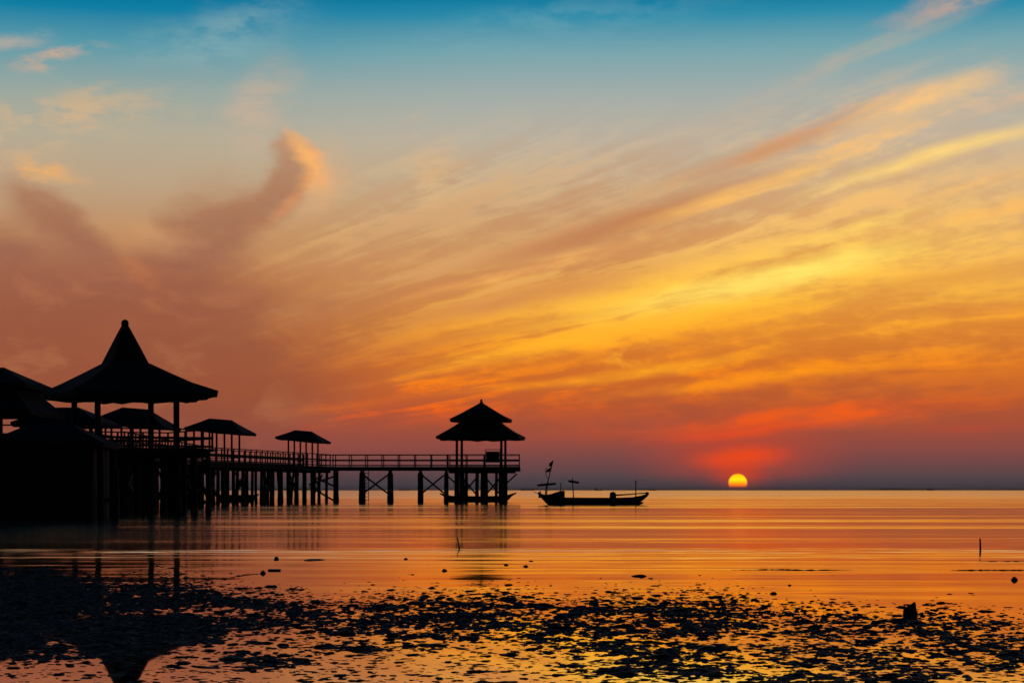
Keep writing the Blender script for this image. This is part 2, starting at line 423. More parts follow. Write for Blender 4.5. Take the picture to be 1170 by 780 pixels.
# ------------------------------------------------------------------ mesh helpers
class MB:
    def __init__(self):
        self.v = []; self.f = []
    def face(self, *pts):
        k = len(self.v)
        self.v += [tuple(p) for p in pts]
        self.f.append(tuple(range(k, k + len(pts))))
    def box(self, c, s, rz=0.0):
        M = Matrix.Rotation(rz, 3, 'Z')
        k = len(self.v)
        for a in (-.5, .5):
            for b in (-.5, .5):
                for d in (-.5, .5):
                    self.v.append(tuple(Vector(c) + M @ Vector((a * s[0], b * s[1], d * s[2]))))
        for q in ((0, 1, 3, 2), (4, 6, 7, 5), (0, 4, 5, 1), (2, 3, 7, 6), (0, 2, 6, 4), (1, 5, 7, 3)):
            self.f.append(tuple(k + i for i in q))
        return self
    def bar(self, a, b, wd, ht):
        """square beam from a to b, wd wide, ht high"""
        a = Vector(a); b = Vector(b)
        d = (b - a).normalized()
        up = Vector((0, 0, 1)) if abs(d.z) < 0.95 else Vector((0, 1, 0))
        s = d.cross(up).normalized() * wd / 2
        u = s.cross(d).normalized() * ht / 2
        k = len(self.v)
        for p in (a, b):
            for q in (s + u, -s + u, -s - u, s - u):
                self.v.append(tuple(p + q))
        for i in range(4):
            j = (i + 1) % 4
            self.f.append((k + i, k + j, k + 4 + j, k + 4 + i))
        self.f += [(k + 3, k + 2, k + 1, k), (k + 4, k + 5, k + 6, k + 7)]
        return self
    def tube(self, pts, rad, n=8, cap=True):
        pts = [Vector(p) for p in pts]
        if not hasattr(rad, '__len__'):
            rad = [rad] * len(pts)
        k = len(self.v)
        for i, p in enumerate(pts):
            d = (pts[min(i + 1, len(pts) - 1)] - pts[max(i - 1, 0)]).normalized()
            x = d.cross(Vector((0, 1, 0)) if abs(d.y) < 0.9 else Vector((1, 0, 0))).normalized()
            y = d.cross(x)
            for j in range(n):
                a = 2 * math.pi * j / n
                self.v.append(tuple(p + (x * math.cos(a) + y * math.sin(a)) * rad[i]))
        for i in range(len(pts) - 1):
            for j in range(n):
                j2 = (j + 1) % n
                self.f.append((k + i * n + j, k + i * n + j2, k + (i + 1) * n + j2, k + (i + 1) * n + j))
        if cap:
            self.f.append(tuple(k + j for j in range(n))[::-1])
            e = k + (len(pts) - 1) * n
            self.f.append(tuple(e + j for j in range(n)))
        return self
    def loft(self, rings, cap=(True, True), closed=True):
        k = len(self.v); n = len(rings[0])
        for r in rings:
            self.v += [tuple(p) for p in r]
        for i in range(len(rings) - 1):
            for j in range(n if closed else n - 1):
                j2 = (j + 1) % n
                self.f.append((k + i * n + j, k + i * n + j2, k + (i + 1) * n + j2, k + (i + 1) * n + j))
        if cap[0]: self.f.append(tuple(k + j for j in range(n))[::-1])
        if cap[1]:
            e = k + (len(rings) - 1) * n
            self.f.append(tuple(e + j for j in range(n)))
        return self
    def mesh(self, name, mat, smooth=False):
        me = bpy.data.meshes.new(name)
        me.from_pydata(self.v, [], self.f)
        bm = bmesh.new(); bm.from_mesh(me)
        bmesh.ops.recalc_face_normals(bm, faces=bm.faces)
        bm.to_mesh(me); bm.free()
        me.materials.append(MAT[mat])
        if smooth:
            me.polygons.foreach_set('use_smooth', [True] * len(me.polygons))
        return me
    def build(self, name, mat, parent=None, smooth=False):
        """vertices are given in world space; the object's origin becomes its parent's"""
        if parent is not None:
            M = world_of(parent).inverted()
            self.v = [tuple(M @ Vector(p)) for p in self.v]
        o = bpy.data.objects.new(name, self.mesh(name, mat, smooth))
        COL.objects.link(o)
        if parent is not None:
            o.parent = parent
        return o

def world_of(o):
    M = o.matrix_basis.copy()
    while o.parent is not None:
        o = o.parent
        M = o.matrix_basis @ M
    return M

def place(me, name, loc, rz=0.0, sc=(1, 1, 1), parent=None):
    """another object that shares mesh data"""
    o = bpy.data.objects.new(name, me)
    COL.objects.link(o)
    if parent is not None:
        o.parent = parent
        loc = world_of(parent).inverted() @ Vector(loc)
    o.location = loc
    o.rotation_euler = (0, 0, rz)
    o.scale = sc
    return o

def tag(o, label, cat, group=None):
    o['label'] = label
    o['category'] = cat
    if group: o['group'] = group
    return o

def thing(name, loc, label, cat, group=None):
    o = bpy.data.objects.new(name, None)
    o.empty_display_size = 0.3
    COL.objects.link(o)
    o.location = loc
    return tag(o, label, cat, group)

def kind(o, k):
    o['kind'] = k
    return o

# ------------------------------------------------------------------ sea and mud floor
def sheet(name, mat, x0, x1, y0, y1, z, nx=1, ny=1):
    b = MB()
    for i in range(nx):
        for j in range(ny):
            xa = x0 + (x1 - x0) * i / nx; xb = x0 + (x1 - x0) * (i + 1) / nx
            ya = y0 + (y1 - y0) * j / ny; yb = y0 + (y1 - y0) * (j + 1) / ny
            b.face((xa, ya, z), (xb, ya, z), (xb, yb, z), (xa, yb, z))
    return b.build(name, mat)
kind(sheet('sea', 'sea_water', -16000, 16000, -400, 26000, 0.0), 'structure')
kind(sheet('mud_floor', 'mud_floor', -400, 400, -60, 400, -0.55), 'structure')

# ------------------------------------------------------------------ far shore and far ships
def far_shore():
    rnd = random.Random(3)
    Y = 15000.0
    b = MB()
    front, top, back = [], [], []
    n = 240
    for i in range(n + 1):
        x = -9500 + 19000 * i / n
        px = 585 + x / Y * FPX
        h = 7 + 5 * math.sin(i * 0.21) + 4 * math.sin(i * 0.57 + 1) + rnd.uniform(-2, 3)
        h *= 0.55 + 0.6 * (1 if 960 < px < 1300 or px < 620 else 0.5)
        front.append((x, Y, -1)); top.append((x, Y + 250, max(2, h * .6) + 2)); back.append((x, Y + 900, -1))
    b.loft([front, top, back], (False, False), False)
    return kind(b.build('far_shore', 'far_land'), 'structure')
far_shore()

def far_ship(px, length_px, Y, h_px, label, masts):
    X = (px - 585) / FPX * Y
    u = Y / FPX
    L = length_px * u; h = h_px * u
    s = thing('far_ship', (X, Y, 0), label, 'ship', 'ships far out on the horizon')
    hull = MB()
    rings = []
    for k, (f, wd, zt) in enumerate(((-.5, .2, 1.1), (-.42, .8, .95), (.3, 1, .95), (.42, .7, 1.1), (.5, .1, 1.35))):
        rings.append([(X + f * L, Y - wd * L * .08, -.3), (X + f * L, Y + wd * L * .08, -.3), (X + f * L, Y + wd * L * .1, zt * h * .38), (X + f * L, Y - wd * L * .1, zt * h * .38)])
    hull.loft(rings).build('hull', 'ship_steel', s)
    MB().box((X - .3 * L, Y, h * .55), (L * .2, L * .12, h * .4)).build('deckhouse', 'ship_steel', s)
    for f in masts:
        MB().tube([(X + f * L, Y, h * .36), (X + f * L, Y, h * 1.1)], [u * .35, u * .2], 6).build('mast', 'ship_steel', s)
far_ship(684, 10, 6000, 3.2, 'tiny far ship on the horizon above the middle of the moored boat', (-.2, .3))
far_ship(746, 9, 6400, 2.6, 'tiny far ship on the horizon just past the prow of the moored boat', (.1,))
far_ship(1063, 8, 6800, 2.6, 'tiny lone far ship on the horizon well right of the sun', (.0,))
far_ship(603, 16, 6200, 2.6, 'tiny far ship on the horizon between two-tiered pavilion and moored boat', (-.1, .25))
far_ship(462, 12, 6500, 2.0, 'tiny far ship on the horizon seen under the long pier', (.1,))

# ------------------------------------------------------------------ timber builders
DECK = 3.42
post_me = MB().box((0, 0, 0.5), (0.09, 0.09, 1.0)).mesh('railing_post', 'weathered_wood')
rnd_p = random.Random(11)

def pile(parent, x, y, top, rad=0.15, lean=0.0):
    dxx = rnd_p.uniform(-1, 1) * 0.06 + lean
    r = rad * rnd_p.uniform(0.88, 1.15)
    p0 = Vector((x - dxx, y + rnd_p.uniform(-.05, .05), -0.7))
    p2 = Vector((x, y, top))
    p1 = p0.lerp(p2, 0.5) + Vector((rnd_p.uniform(-.03, .03), 0, 0))
    return MB().tube([p0, p0.lerp(p2, .22), p1, p2], [r * 1.22, r * 1.12, r, r * 0.95], 9).build('pile', 'pile_wood', parent, True)

def railing(parent, a, b, z, step=1.5, h=1.15, ends=True):
    a = Vector((*a[:2], z)); b = Vector((*b[:2], z))
    L = (b - a).length
    n = max(1, round(L / step))
    ang = math.atan2((b - a).y, (b - a).x)
    for i in range(n + 1):
        if not ends and i in (0, n): continue
        p = a.lerp(b, i / n)
        place(post_me, 'railing_post', p, ang, (1, 1, h + rnd_p.uniform(-.02, .03)), parent)
    d = (b - a).normalized() * 0.06
    MB().bar(a - d + Vector((0, 0, h)), b + d + Vector((0, 0, h)), 0.12, 0.07).build('handrail', 'weathered_wood', parent)
    MB().bar(a - d + Vector((0, 0, h * .55)), b + d + Vector((0, 0, h * .55)), 0.05, 0.13).build('middle_rail', 'weathered_wood', parent)
    MB().bar(a - d + Vector((0, 0, .14)), b + d + Vector((0, 0, .14)), 0.05, 0.09).build('bottom_rail', 'weathered_wood', parent)

def boardwalk(parent, a, b, width, bents, gaps=((), ()), brace_bents=(), z=DECK, ext=(0, 0), rad=0.15):
    a = Vector((*a, 0)); b = Vector((*b, 0))
    d = (b - a).normalized(); nrm = Vector((d.y, -d.x, 0))
    L = (b - a).length
    hw = width / 2
    mb = MB()
    mb.bar(a - d * ext[0] + Vector((0, 0, z - .04)), b + d * ext[1] + Vector((0, 0, z - .04)), width + .16, .08)
    mb.build('deck', 'weathered_wood', parent)
    for s in (-1, 1):
        o = nrm * s * (hw - .2)
        MB().bar(a + o + Vector((0, 0, z - .22)), b + o + Vector((0, 0, z - .22)), .12, .28).build('stringer', 'weathered_wood', parent)
    for i in bents:
        p = a + d * i
        MB().bar(p - nrm * (hw + .12) + Vector((0, 0, z - .48)), p + nrm * (hw + .12) + Vector((0, 0, z - .48)), .22, .24).build('cap_beam', 'weathered_wood', parent)
        for s in (-1, 1):
            q = p + nrm * s * (hw - .22)
            pile(parent, q.x, q.y, z - .60, rad)
    for (i, j, sd) in brace_bents:
        for s in sd:
            o = nrm * s * (hw - .04)
            pa = a + d * i + o; pb = a + d * j + o
            MB().bar(pa + Vector((0, 0, z - .8)), pb + Vector((0, 0, .9)), .08, .16).build('cross_brace', 'pile_wood', parent)
            e = nrm * s * .09
            MB().bar(pa + e + Vector((0, 0, .9)), pb + e + Vector((0, 0, z - .8)), .08, .16).build('cross_brace', 'pile_wood', parent)
    for s, gp in zip((-1, 1), gaps):
        cuts = [0.0] + [x for g in gp for x in g] + [L]
        for i in range(0, len(cuts), 2):
            if cuts[i + 1] - cuts[i] > .3:
                railing(parent, a + d * cuts[i] + nrm * s * hw, a + d * cuts[i + 1] + nrm * s * hw, z)

def ladder(parent, x, y, z0, z1, wd=0.45):
    l = MB()
    for s in (-1, 1):
        l.bar((x + s * wd / 2, y, z0), (x + s * wd / 2, y + .12, z1), .06, .06)
    k = z0 + .15
    o = l.build('ladder', 'weathered_wood', parent)
    while k < z1:
        f = (k - z0) / (z1 - z0)
        MB().bar((x - wd / 2 + .032, y + .12 * f, k), (x + wd / 2 - .032, y + .12 * f, k), .05, .05).build('rung', 'weathered_wood', o)
        k += .32

def rect_ring(cx, cy, z, hx, hy, rz, n=1, sag=0.0):
    """corners of a rectangle with n steps a side; sag lifts the corners slightly"""
    M = Matrix.Rotation(rz, 3, 'Z')
    cs = [(-hx, -hy), (hx, -hy), (hx, hy), (-hx, hy)]
    out = []
    for k in range(4):
        a = cs[k]; b = cs[(k + 1) % 4]
        for i in range(n):
            f = i / n
            p = M @ Vector((a[0] + (b[0] - a[0]) * f, a[1] + (b[1] - a[1]) * f, 0))
            e = abs(2 * f - 1) ** 2
            out.append((cx + p.x, cy + p.y, z + sag * e))
    return out

def roof_shell(name, parent, cx, cy, rz, prof, thick=0.16, sag=0.0, n=6, jag=0.02, seed=1, tilt=0.0):
    """hipped roof; prof: (half_x, half_y, z) from the eave to the top"""
    rj = random.Random(seed)
    rings = []
    under = [(hx - .0, hy - .0, z - thick) for hx, hy, z in prof[:1]]
    hx, hy, z = prof[0]
    rings.append(rect_ring(cx, cy, z - thick * .2, max(.05, hx - 1.1), max(.05, hy - 1.1), rz, n, 0))
    rings.append(rect_ring(cx, cy, z - thick, hx - .05, hy - .05, rz, n, sag))
    for i, (hx, hy, z) in enumerate(prof):
        rings.append(rect_ring(cx, cy, z, hx, hy, rz, n, sag * max(0, 1 - i * .7)))
    for r_i in (1, 2):
        rings[r_i] = [(p[0] + rj.uniform(-jag, jag), p[1] + rj.uniform(-jag, jag), p[2] + rj.uniform(-jag, jag)) for p in rings[r_i]]
    rings = [[(p[0], p[1], p[2] - tilt * (p[0] - cx)) for p in r] for r in rings]
    return MB().loft(rings).build(name, 'roof_shingle', parent)

# ------------------------------------------------------------------ the long pier
pier = thing('pier', (-20, 160, 0), 'long dark timber pier on piles running out to the two-tiered pavilion', 'pier')
SEG1A = (-25.5, 163.4); SEG1B = (-18.6, 198.6)
L1 = (Vector(SEG1B) - Vector(SEG1A)).length
bents1 = [.5 + 2.5 * i for i in range(15)]
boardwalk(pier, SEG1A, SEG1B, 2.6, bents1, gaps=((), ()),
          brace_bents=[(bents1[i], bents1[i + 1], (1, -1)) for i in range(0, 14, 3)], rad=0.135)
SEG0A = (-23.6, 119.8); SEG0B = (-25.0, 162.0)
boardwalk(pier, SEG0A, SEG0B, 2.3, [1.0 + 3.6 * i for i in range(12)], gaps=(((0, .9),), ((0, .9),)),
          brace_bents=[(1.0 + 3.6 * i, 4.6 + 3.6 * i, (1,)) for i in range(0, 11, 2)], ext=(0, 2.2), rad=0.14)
X2 = [(p - 585) / FPX * 200 for p in (383.5, 414, 446, 480.5, 510)]
S2A = (-18.6, 200.0); S2B = (-6.2, 200.0)
boardwalk(pier, S2A, S2B, 2.4, [x - S2A[0] for x in X2[1:]], gaps=((), ((0, 1.5),)), ext=(.6, 0),
          brace_bents=[(X2[1] - S2A[0] + .2, X2[2] - S2A[0] - .2, (1,)), (X2[3] - S2A[0] + .2, X2[4] - S2A[0] - .2, (1,))], rad=0.22)
for q in (-1, 1):
    pile(pier, X2[0] + .2 * q, 200 - q * .95, DECK - .09, .15)
MB().bar((X2[0] - .2, 200.9, DECK - .9), (-19.3, 198.2, DECK - 1.7), .1, .16).build('cross_brace', 'pile_wood', pier)
MB().bar((X2[0], 198.9, 1.55), (-19.2, 198.0, 2.6), .1, .16).build('cross_brace', 'pile_wood', pier)
MB().bar((X2[0], 198.9, 0.15), (-19.2, 198.0, 1.5), .1, .16).build('cross_brace', 'pile_wood', pier)
for i in range(16):
    f = rnd_p.uniform(.0, .98)
    q = Vector(SEG1A).lerp(Vector(SEG1B), f)
    pile(pier, q.x + rnd_p.choice((-1.05, -.4, .3, .9)), q.y + rnd_p.uniform(-.3, .3), DECK - rnd_p.uniform(.1, .6), rnd_p.uniform(.09, .16), rnd_p.uniform(-.3, .3))
ladder(pier, (418.5 - 585) / FPX * 198.6, 198.55, 0.1, DECK - .1)
ladder(pier, (218 - 585) / FPX * 150, 150, -0.2, 1.9, .9)

# ------------------------------------------------------------------ pavilion at the pier's end
def rot2(cx, cy, x, y, rz):
    return (cx + x * math.cos(rz) - y * math.sin(rz), cy + x * math.sin(rz) + y * math.cos(rz))

EC = (-2.95, 200.3); ERZ = R(-5)
ep = thing('two_tiered_pavilion', (*EC, 0), 'two-tiered open pavilion standing on piles at the far end of the pier', 'pavilion')
MB().box((EC[0] + .28, EC[1], DECK - .06), (6.9, 5.6, .12), 0).build('platform', 'weathered_wood', ep)
for x in (-2.15, 0, 2.15):
    MB().bar((EC[0] + x, EC[1] - 2.75, DECK - .26), (EC[0] + x, EC[1] + 2.75, DECK - .26), .2, .26).build('cap_beam', 'weathered_wood', ep)
for y in (-2.2, 2.2):
    MB().bar((EC[0] - 3.1, EC[1] + y, DECK - .5), (EC[0] + 3.3, EC[1] + y, DECK - .5), .18, .2).build('stringer', 'weathered_wood', ep)
for sx in (-1, 1):
    for sy in (-1, 1):
        x, y = rot2(*EC, 2.13 * sx, 2.13 * sy, ERZ)
        pile(ep, x, y, DECK - .3, .25)
        MB().box((x, y, DECK + 1.48), (.22, .22, 2.96), ERZ).build('post', 'weathered_wood', ep)
        x2, y2 = rot2(*EC, (2.13 + .45) * sx, 2.13 * sy, ERZ)
        pile(ep, x2 - sx * .9, y2, DECK - .3, .15)
for x, y in ((-.35, -2.1), (.1, 2.1), (.45, -2.0)):
    pile(ep, EC[0] + x, EC[1] + y, DECK - .3, .2)
for (xa, xb) in ((-2.0, -.2), (.25, 2.05)):
    for y in (-2.42,):
        MB().bar((EC[0] + xa, EC[1] + y, DECK - .8), (EC[0] + xb, EC[1] + y, .5), .08, .15).build('cross_brace', 'pile_wood', ep)
        MB().bar((EC[0] + xa, EC[1] + y - .1, .5), (EC[0] + xb, EC[1] + y - .1, DECK - .8), .08, .15).build('cross_brace', 'pile_wood', ep)
for y in (-2.74, 2.74):
    MB().bar((EC[0] - 3.2, EC[1] + y, DECK - .27), (EC[0] + 3.76, EC[1] + y, DECK - .27), .08, .3).build('fascia', 'weathered_wood', ep)
for sx, x0 in ((-1, -2.3), (1, 2.3)):
    MB().bar((EC[0] + x0, EC[1] - 2.3, DECK - 1.7), (EC[0] + x0 + sx * 1.1, EC[1] - 2.3, DECK - .68), .1, .14).build('bracket', 'weathered_wood', ep)
xl, xr = EC[0] - 3.1, EC[0] + 3.65
railing(ep, (xl, EC[1] - 2.7), (xr, EC[1] - 2.7), DECK, 1.55)
railing(ep, (xr, EC[1] - 2.7), (xr, EC[1] + 2.7), DECK, 1.3, ends=False)
railing(ep, (xl, EC[1] + 2.7), (xr, EC[1] + 2.7), DECK, 1.55)
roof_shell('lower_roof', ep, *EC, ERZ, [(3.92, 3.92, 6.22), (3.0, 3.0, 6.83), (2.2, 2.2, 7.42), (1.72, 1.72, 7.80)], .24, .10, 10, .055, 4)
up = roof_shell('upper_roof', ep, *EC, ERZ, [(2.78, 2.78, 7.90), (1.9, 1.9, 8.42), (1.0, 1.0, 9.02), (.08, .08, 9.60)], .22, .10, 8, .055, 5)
MB().tube([(EC[0], EC[1], 9.5), (EC[0], EC[1], 9.68), (EC[0], EC[1], 9.72), (EC[0], EC[1], 9.92)], [.16, .16, .09, .12], 8).build('finial', 'weathered_wood', up)
for sx in (-1, 1):
    a = rot2(*EC, 2.13 * sx, -2.13, ERZ); b = rot2(*EC, 2.13 * sx, 2.13, ERZ)
    MB().bar((*a, 6.2), (*b, 6.2), .16, .2).build('beam', 'weathered_wood', ep)

kb = thing('display_board', (-1.85, 199.5, DECK), 'dark rectangular board in a thin frame standing under the two-tiered pavilion', 'board')
MB().box((-1.85, 199.5, DECK + .95), (1.28, .08, 1.05)).build('panel', 'board_blue', kb)
for sx in (-.7, .7):
    MB().bar((-1.85 + sx, 199.5, DECK), (-1.85 + sx, 199.5, DECK + 1.62), .07, .07).build('leg', 'weathered_wood', kb)
MB().bar((-2.58, 199.5, DECK + 1.65), (-1.12, 199.5, DECK + 1.65), .06, .06).build('top_bar', 'weathered_wood', kb)

# ------------------------------------------------------------------ three small shelters on the pier
def shelter(px, Y, half, dep, label, rz, ridge, eave_z, top_z):
    X = (px - 585) / FPX * Y
    s = thing('pier_shelter', (X, Y, DECK), label, 'shelter', 'small hip-roofed shelters along the pier')
    for i in (-1, 0, 1):
        for j in (-1, 1):
            x, y = rot2(X, Y, half * .52 * i, dep * .52 * j, rz)
            MB().box((x, y, (DECK + eave_z + .3) / 2), (.13, .13, eave_z + .3 - DECK), rz).build('post', 'weathered_wood', s)
    for j in (-1, 1):
        a = rot2(X, Y, -half * .6, dep * .52 * j, rz); b = rot2(X, Y, half * .6, dep * .52 * j, rz)
        MB().bar((*a, eave_z + .17), (*b, eave_z + .17), .1, .14).build('beam', 'weathered_wood', s)
    e = eave_z
    roof_shell('roof', s, X, Y, rz, [(half, dep, e + .1), (half * .62, dep * .5, e + (top_z - e) * .6), (ridge, .06, top_z)], .18, .05, 6, .02, int(px), .085)
    xs, ys = rot2(X, Y, 0, dep * .30, rz)
    a = rot2(X, Y, -half * .5, dep * .3, rz); b = rot2(X, Y, half * .5, dep * .3, rz)
    MB().bar((*a, DECK + .45), (*b, DECK + .45), .4, .06).build('bench_seat', 'weathered_wood', s)
shelter(346.5, 194, 2.2, 1.9, 'small hip-roofed pier shelter nearest the two-tiered pavilion, smallest of the three', R(-10), .80, 5.75, 6.72)
shelter(252, 173, 2.5, 2.0, 'hip-roofed pier shelter just right of the big spired pavilion', R(-10), .95, 5.98, 7.08)
shelter(155, 148, 2.72, 2.1, 'hip-roofed pier shelter seen between the posts of the spired pavilion', R(-8), .95, 5.70, 7.0)

# ------------------------------------------------------------------ big spired pavilion
PC = (-21.2, 114.0); PRZ = R(-17 + 45)
pv = thing('spired_pavilion', (*PC, 0), 'large open pavilion with a steep spire on a wide low roof, on piles', 'pavilion')
MB().box((*PC, DECK - .08), (7.6, 7.6, .16), PRZ).build('platform', 'weathered_wood', pv)
HR = 5.55 / math.sqrt(2)
for k in (-1, -.33, .33, 1):
    a = rot2(*PC, 3.45 * k, -3.7, PRZ); b = rot2(*PC, 3.45 * k, 3.7, PRZ)
    MB().bar((*a, DECK - .32), (*b, DECK - .32), .2, .3).build('cap_beam', 'weathered_wood', pv)
    for j in (-1, -.5, 0, .5, 1):
        x, y = rot2(*PC, 3.35 * k + rnd_p.uniform(-.25, .25), 3.35 * j, PRZ)
        pile(pv, x, y, DECK - .46, .17)
cr = 3.1 / math.sqrt(2)
for k, (i, j) in enumerate(((-1, -1), (1, -1), (1, 1), (-1, 1))):
    x, y = rot2(*PC, cr * i, cr * j, PRZ)
    MB().box((x, y, (DECK + 6.6) / 2), (.26, .26, 6.6 - DECK), PRZ).build('post', 'weathered_wood', pv)
    pile(pv, x + .02, y, DECK - .17, .26)
    x2, y2 = rot2(*PC, cr * ((1, -1), (1, 1), (-1, 1), (-1, -1))[k][0], cr * ((1, -1), (1, 1), (-1, 1), (-1, -1))[k][1], PRZ)
    MB().bar((x, y, 6.5), (x2, y2, 6.5), .16, .22).build('beam', 'weathered_wood', pv)
for i in range(4):
    cs = ((-1, -1), (1, -1), (1, 1), (-1, 1))
    a = rot2(*PC, 3.7 * cs[i][0], 3.7 * cs[i][1], PRZ); b = rot2(*PC, 3.7 * cs[(i + 1) % 4][0], 3.7 * cs[(i + 1) % 4][1], PRZ)
    if i != 3:
        railing(pv, a, b, DECK, 1.5, 1.05, ends=(i != 1))
    a = rot2(*PC, 3.62 * cs[i][0], 3.62 * cs[i][1], PRZ); b = rot2(*PC, 3.62 * cs[(i + 1) % 4][0], 3.62 * cs[(i + 1) % 4][1], PRZ)
    if i in (0, 1):
        for f in (0.0, .5):
            p = Vector((*a, 0)).lerp(Vector((*b, 0)), f + .04); q = Vector((*a, 0)).lerp(Vector((*b, 0)), f + .46)
            MB().bar(p + Vector((0, 0, DECK - .6)), q + Vector((0, 0, .5)), .1, .18).build('cross_brace', 'pile_wood', pv)
            MB().bar(p + Vector((.1, -.1, .5)), q + Vector((.1, -.1, DECK - .6)), .1, .18).build('cross_brace', 'pile_wood', pv)
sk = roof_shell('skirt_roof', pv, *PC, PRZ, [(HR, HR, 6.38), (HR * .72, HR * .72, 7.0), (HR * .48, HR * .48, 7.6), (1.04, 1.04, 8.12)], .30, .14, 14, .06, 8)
spire = MB()
spire.loft([rect_ring(*PC, 8.0, 1.07, 1.07, PRZ, 4), rect_ring(*PC, 8.75, .76, .76, PRZ, 4), rect_ring(*PC, 9.5, .45, .45, PRZ, 4), rect_ring(*PC, 10.16, .17, .17, PRZ, 4)])
spo = spire.build('spire', 'roof_shingle', pv)
MB().tube([(*PC, 10.1), (*PC, 10.2), (*PC, 10.3), (*PC, 10.42), (*PC, 10.5), (*PC, 10.53)], [.16, .2, .21, .19, .12, .03], 12).build('finial', 'weathered_wood', spo, True)

# side landing that carries the shelter behind the spired pavilion
lw_ = thing('side_landing', (-27.6, 148, 0), 'railed timber landing under the shelter seen between the spired pavilion posts', 'landing')
boardwalk(lw_, (-30.6, 148), (-26.1, 148), 4.6, [.7, 2.4, 4.0], gaps=((), ()))

# ------------------------------------------------------------------ two-tiered hall at the left edge
HC = (-29.5, 102.0)
ha = thing('waterside_hall', (*HC, 0), 'two-tiered hall roof on posts cut off by the left edge of the picture', 'pavilion')
MB().box((HC[0] - 1.0, HC[1], DECK - .08), (12.0, 5.6, .16)).build('platform', 'weathered_wood', ha)
for i in range(6):
    x = HC[0] - 6.6 + i * 2.25
    MB().bar((x, HC[1] - 2.7, DECK - .32), (x, HC[1] + 2.7, DECK - .32), .2, .3).build('cap_beam', 'weathered_wood', ha)
    for j in (-1, 0, 1):
        pile(ha, x, HC[1] + 2.4 * j, DECK - .46, .18)
for i in range(4):
    for j in (-1, 1):
        x = HC[0] - 6.2 + i * 3.72
        MB().box((x, HC[1] + 2.3 * j, (DECK + 5.15) / 2), (.24, .24, 5.15 - DECK)).build('post', 'weathered_wood', ha)
railing(ha, (HC[0] - 6.9, HC[1] - 2.7), (HC[0] + 4.9, HC[1] - 2.7), DECK, 1.5, 1.05)
railing(ha, (HC[0] - 6.9, HC[1] + 2.7), (HC[0] + 4.9, HC[1] + 2.7), DECK, 1.5, 1.05)
roof_shell('lower_roof', ha, HC[0] - .6, HC[1], 0, [(7.35, 4.0, 4.95), (6.6, 3.0, 5.7), (6.2, 2.4, 6.3)], .2, .08, 12, .03, 9)
roof_shell('upper_roof', ha, HC[0] - .6, HC[1], 0, [(7.0, 3.0, 6.25), (6.1, 1.7, 6.72), (5.2, .06, 7.2)], .2, .08, 12, .03, 10)

# hip-roofed hut behind the hall
sb = thing('landing_hut', (-24.6, 118, 0), 'low hip-roofed hut behind the dark boarded shed, left of the spired pavilion posts', 'hut')
hx_, hy_ = -25.9, 121.0
for sx in (-1, 1):
    for sy in (-1, 1):
        MB().box((hx_ + 1.7 * sx, hy_ + 1.4 * sy, (5.0 - .5) / 2), (.2, .2, 5.5)).build('post', 'weathered_wood', sb)
roof_shell('roof', sb, hx_, hy_, R(-6), [(2.6, 2.2, 5.0), (1.6, 1.2, 5.55), (.7, .06, 6.0)], .2, .06, 8, .03, 12)

# boarded shed on the water in front of the hall
SC = (-20.9, 94.0)
sh = thing('boarded_shed', (*SC, 0), 'dark boarded shed with a low hipped roof standing in the water at lower left', 'shed')
for (xa, xb, y) in ((-2.5, 2.3, -1.9), (-2.5, 2.3, 1.9)):
    n = 14
    for i in range(n):
        x = xa + (xb - xa) * (i + .5) / n
        MB().box((SC[0] + x, SC[1] + y + rnd_p.uniform(-.015, .015), 1.3), ((xb - xa) / n - .02, .05, 4.2 + rnd_p.uniform(-.08, .04))).build('wall_board', 'pile_wood', sh)
for x in (-2.53, 2.33):
    n = 12
    for i in range(n):
        y = -1.86 + 3.72 * (i + .5) / n
        MB().box((SC[0] + x + rnd_p.uniform(-.015, .015), SC[1] + y, 1.28), (.05, 3.72 / n - .02, 4.2 + rnd_p.uniform(-.08, .04))).build('wall_board', 'pile_wood', sh)
roof_shell('roof', sh, SC[0] + .12, SC[1], 0, [(2.78, 2.15, 3.22), (1.75, 1.2, 3.72), (.95, .06, 4.18)], .18, .04, 8, .04, 15)
for x, y in ((2.62, -1.7), (2.66, 1.2), (3.1, -.6), (-2.9, -1.6)):
    pile(sh, SC[0] + x, SC[1] + y, 3.2 if x < 2.7 and x > -2.7 else 2.2, .15)
MB().bar((SC[0] + 2.36, SC[1] - 1.0, .75), (SC[0] + 3.2, SC[1] - .6, .75), .12, .16).build('mooring_beam', 'pile_wood', sh)

# ------------------------------------------------------------------ boats
def hull_mesh(x0, x1, Y, stations, beam):
    """stations: (fraction along, half-beam fraction, keel z, sheer z)"""
    rings = []
    for f, b, zk, zs in stations:
        x = x0 + (x1 - x0) * f
        hb = beam * b
        ring = []
        for (u, v) in ((-1, 1), (-.96, .55), (-.62, .12), (0, 0), (.62, .12), (.96, .55), (1, 1)):
            ring.append((x, Y + u * hb, zk + (zs - zk) * v))
        for u in (.86, 0, -.86):
            ring.append((x, Y + u * hb, zs - min(.25, (zs - zk) * .3)))
        rings.append(ring)
    return MB().loft(rings)

def z_at(py, Y): return EYE + (HOR - py) / FPX * Y
def x_at(px, Y): return (px - 585) / FPX * Y

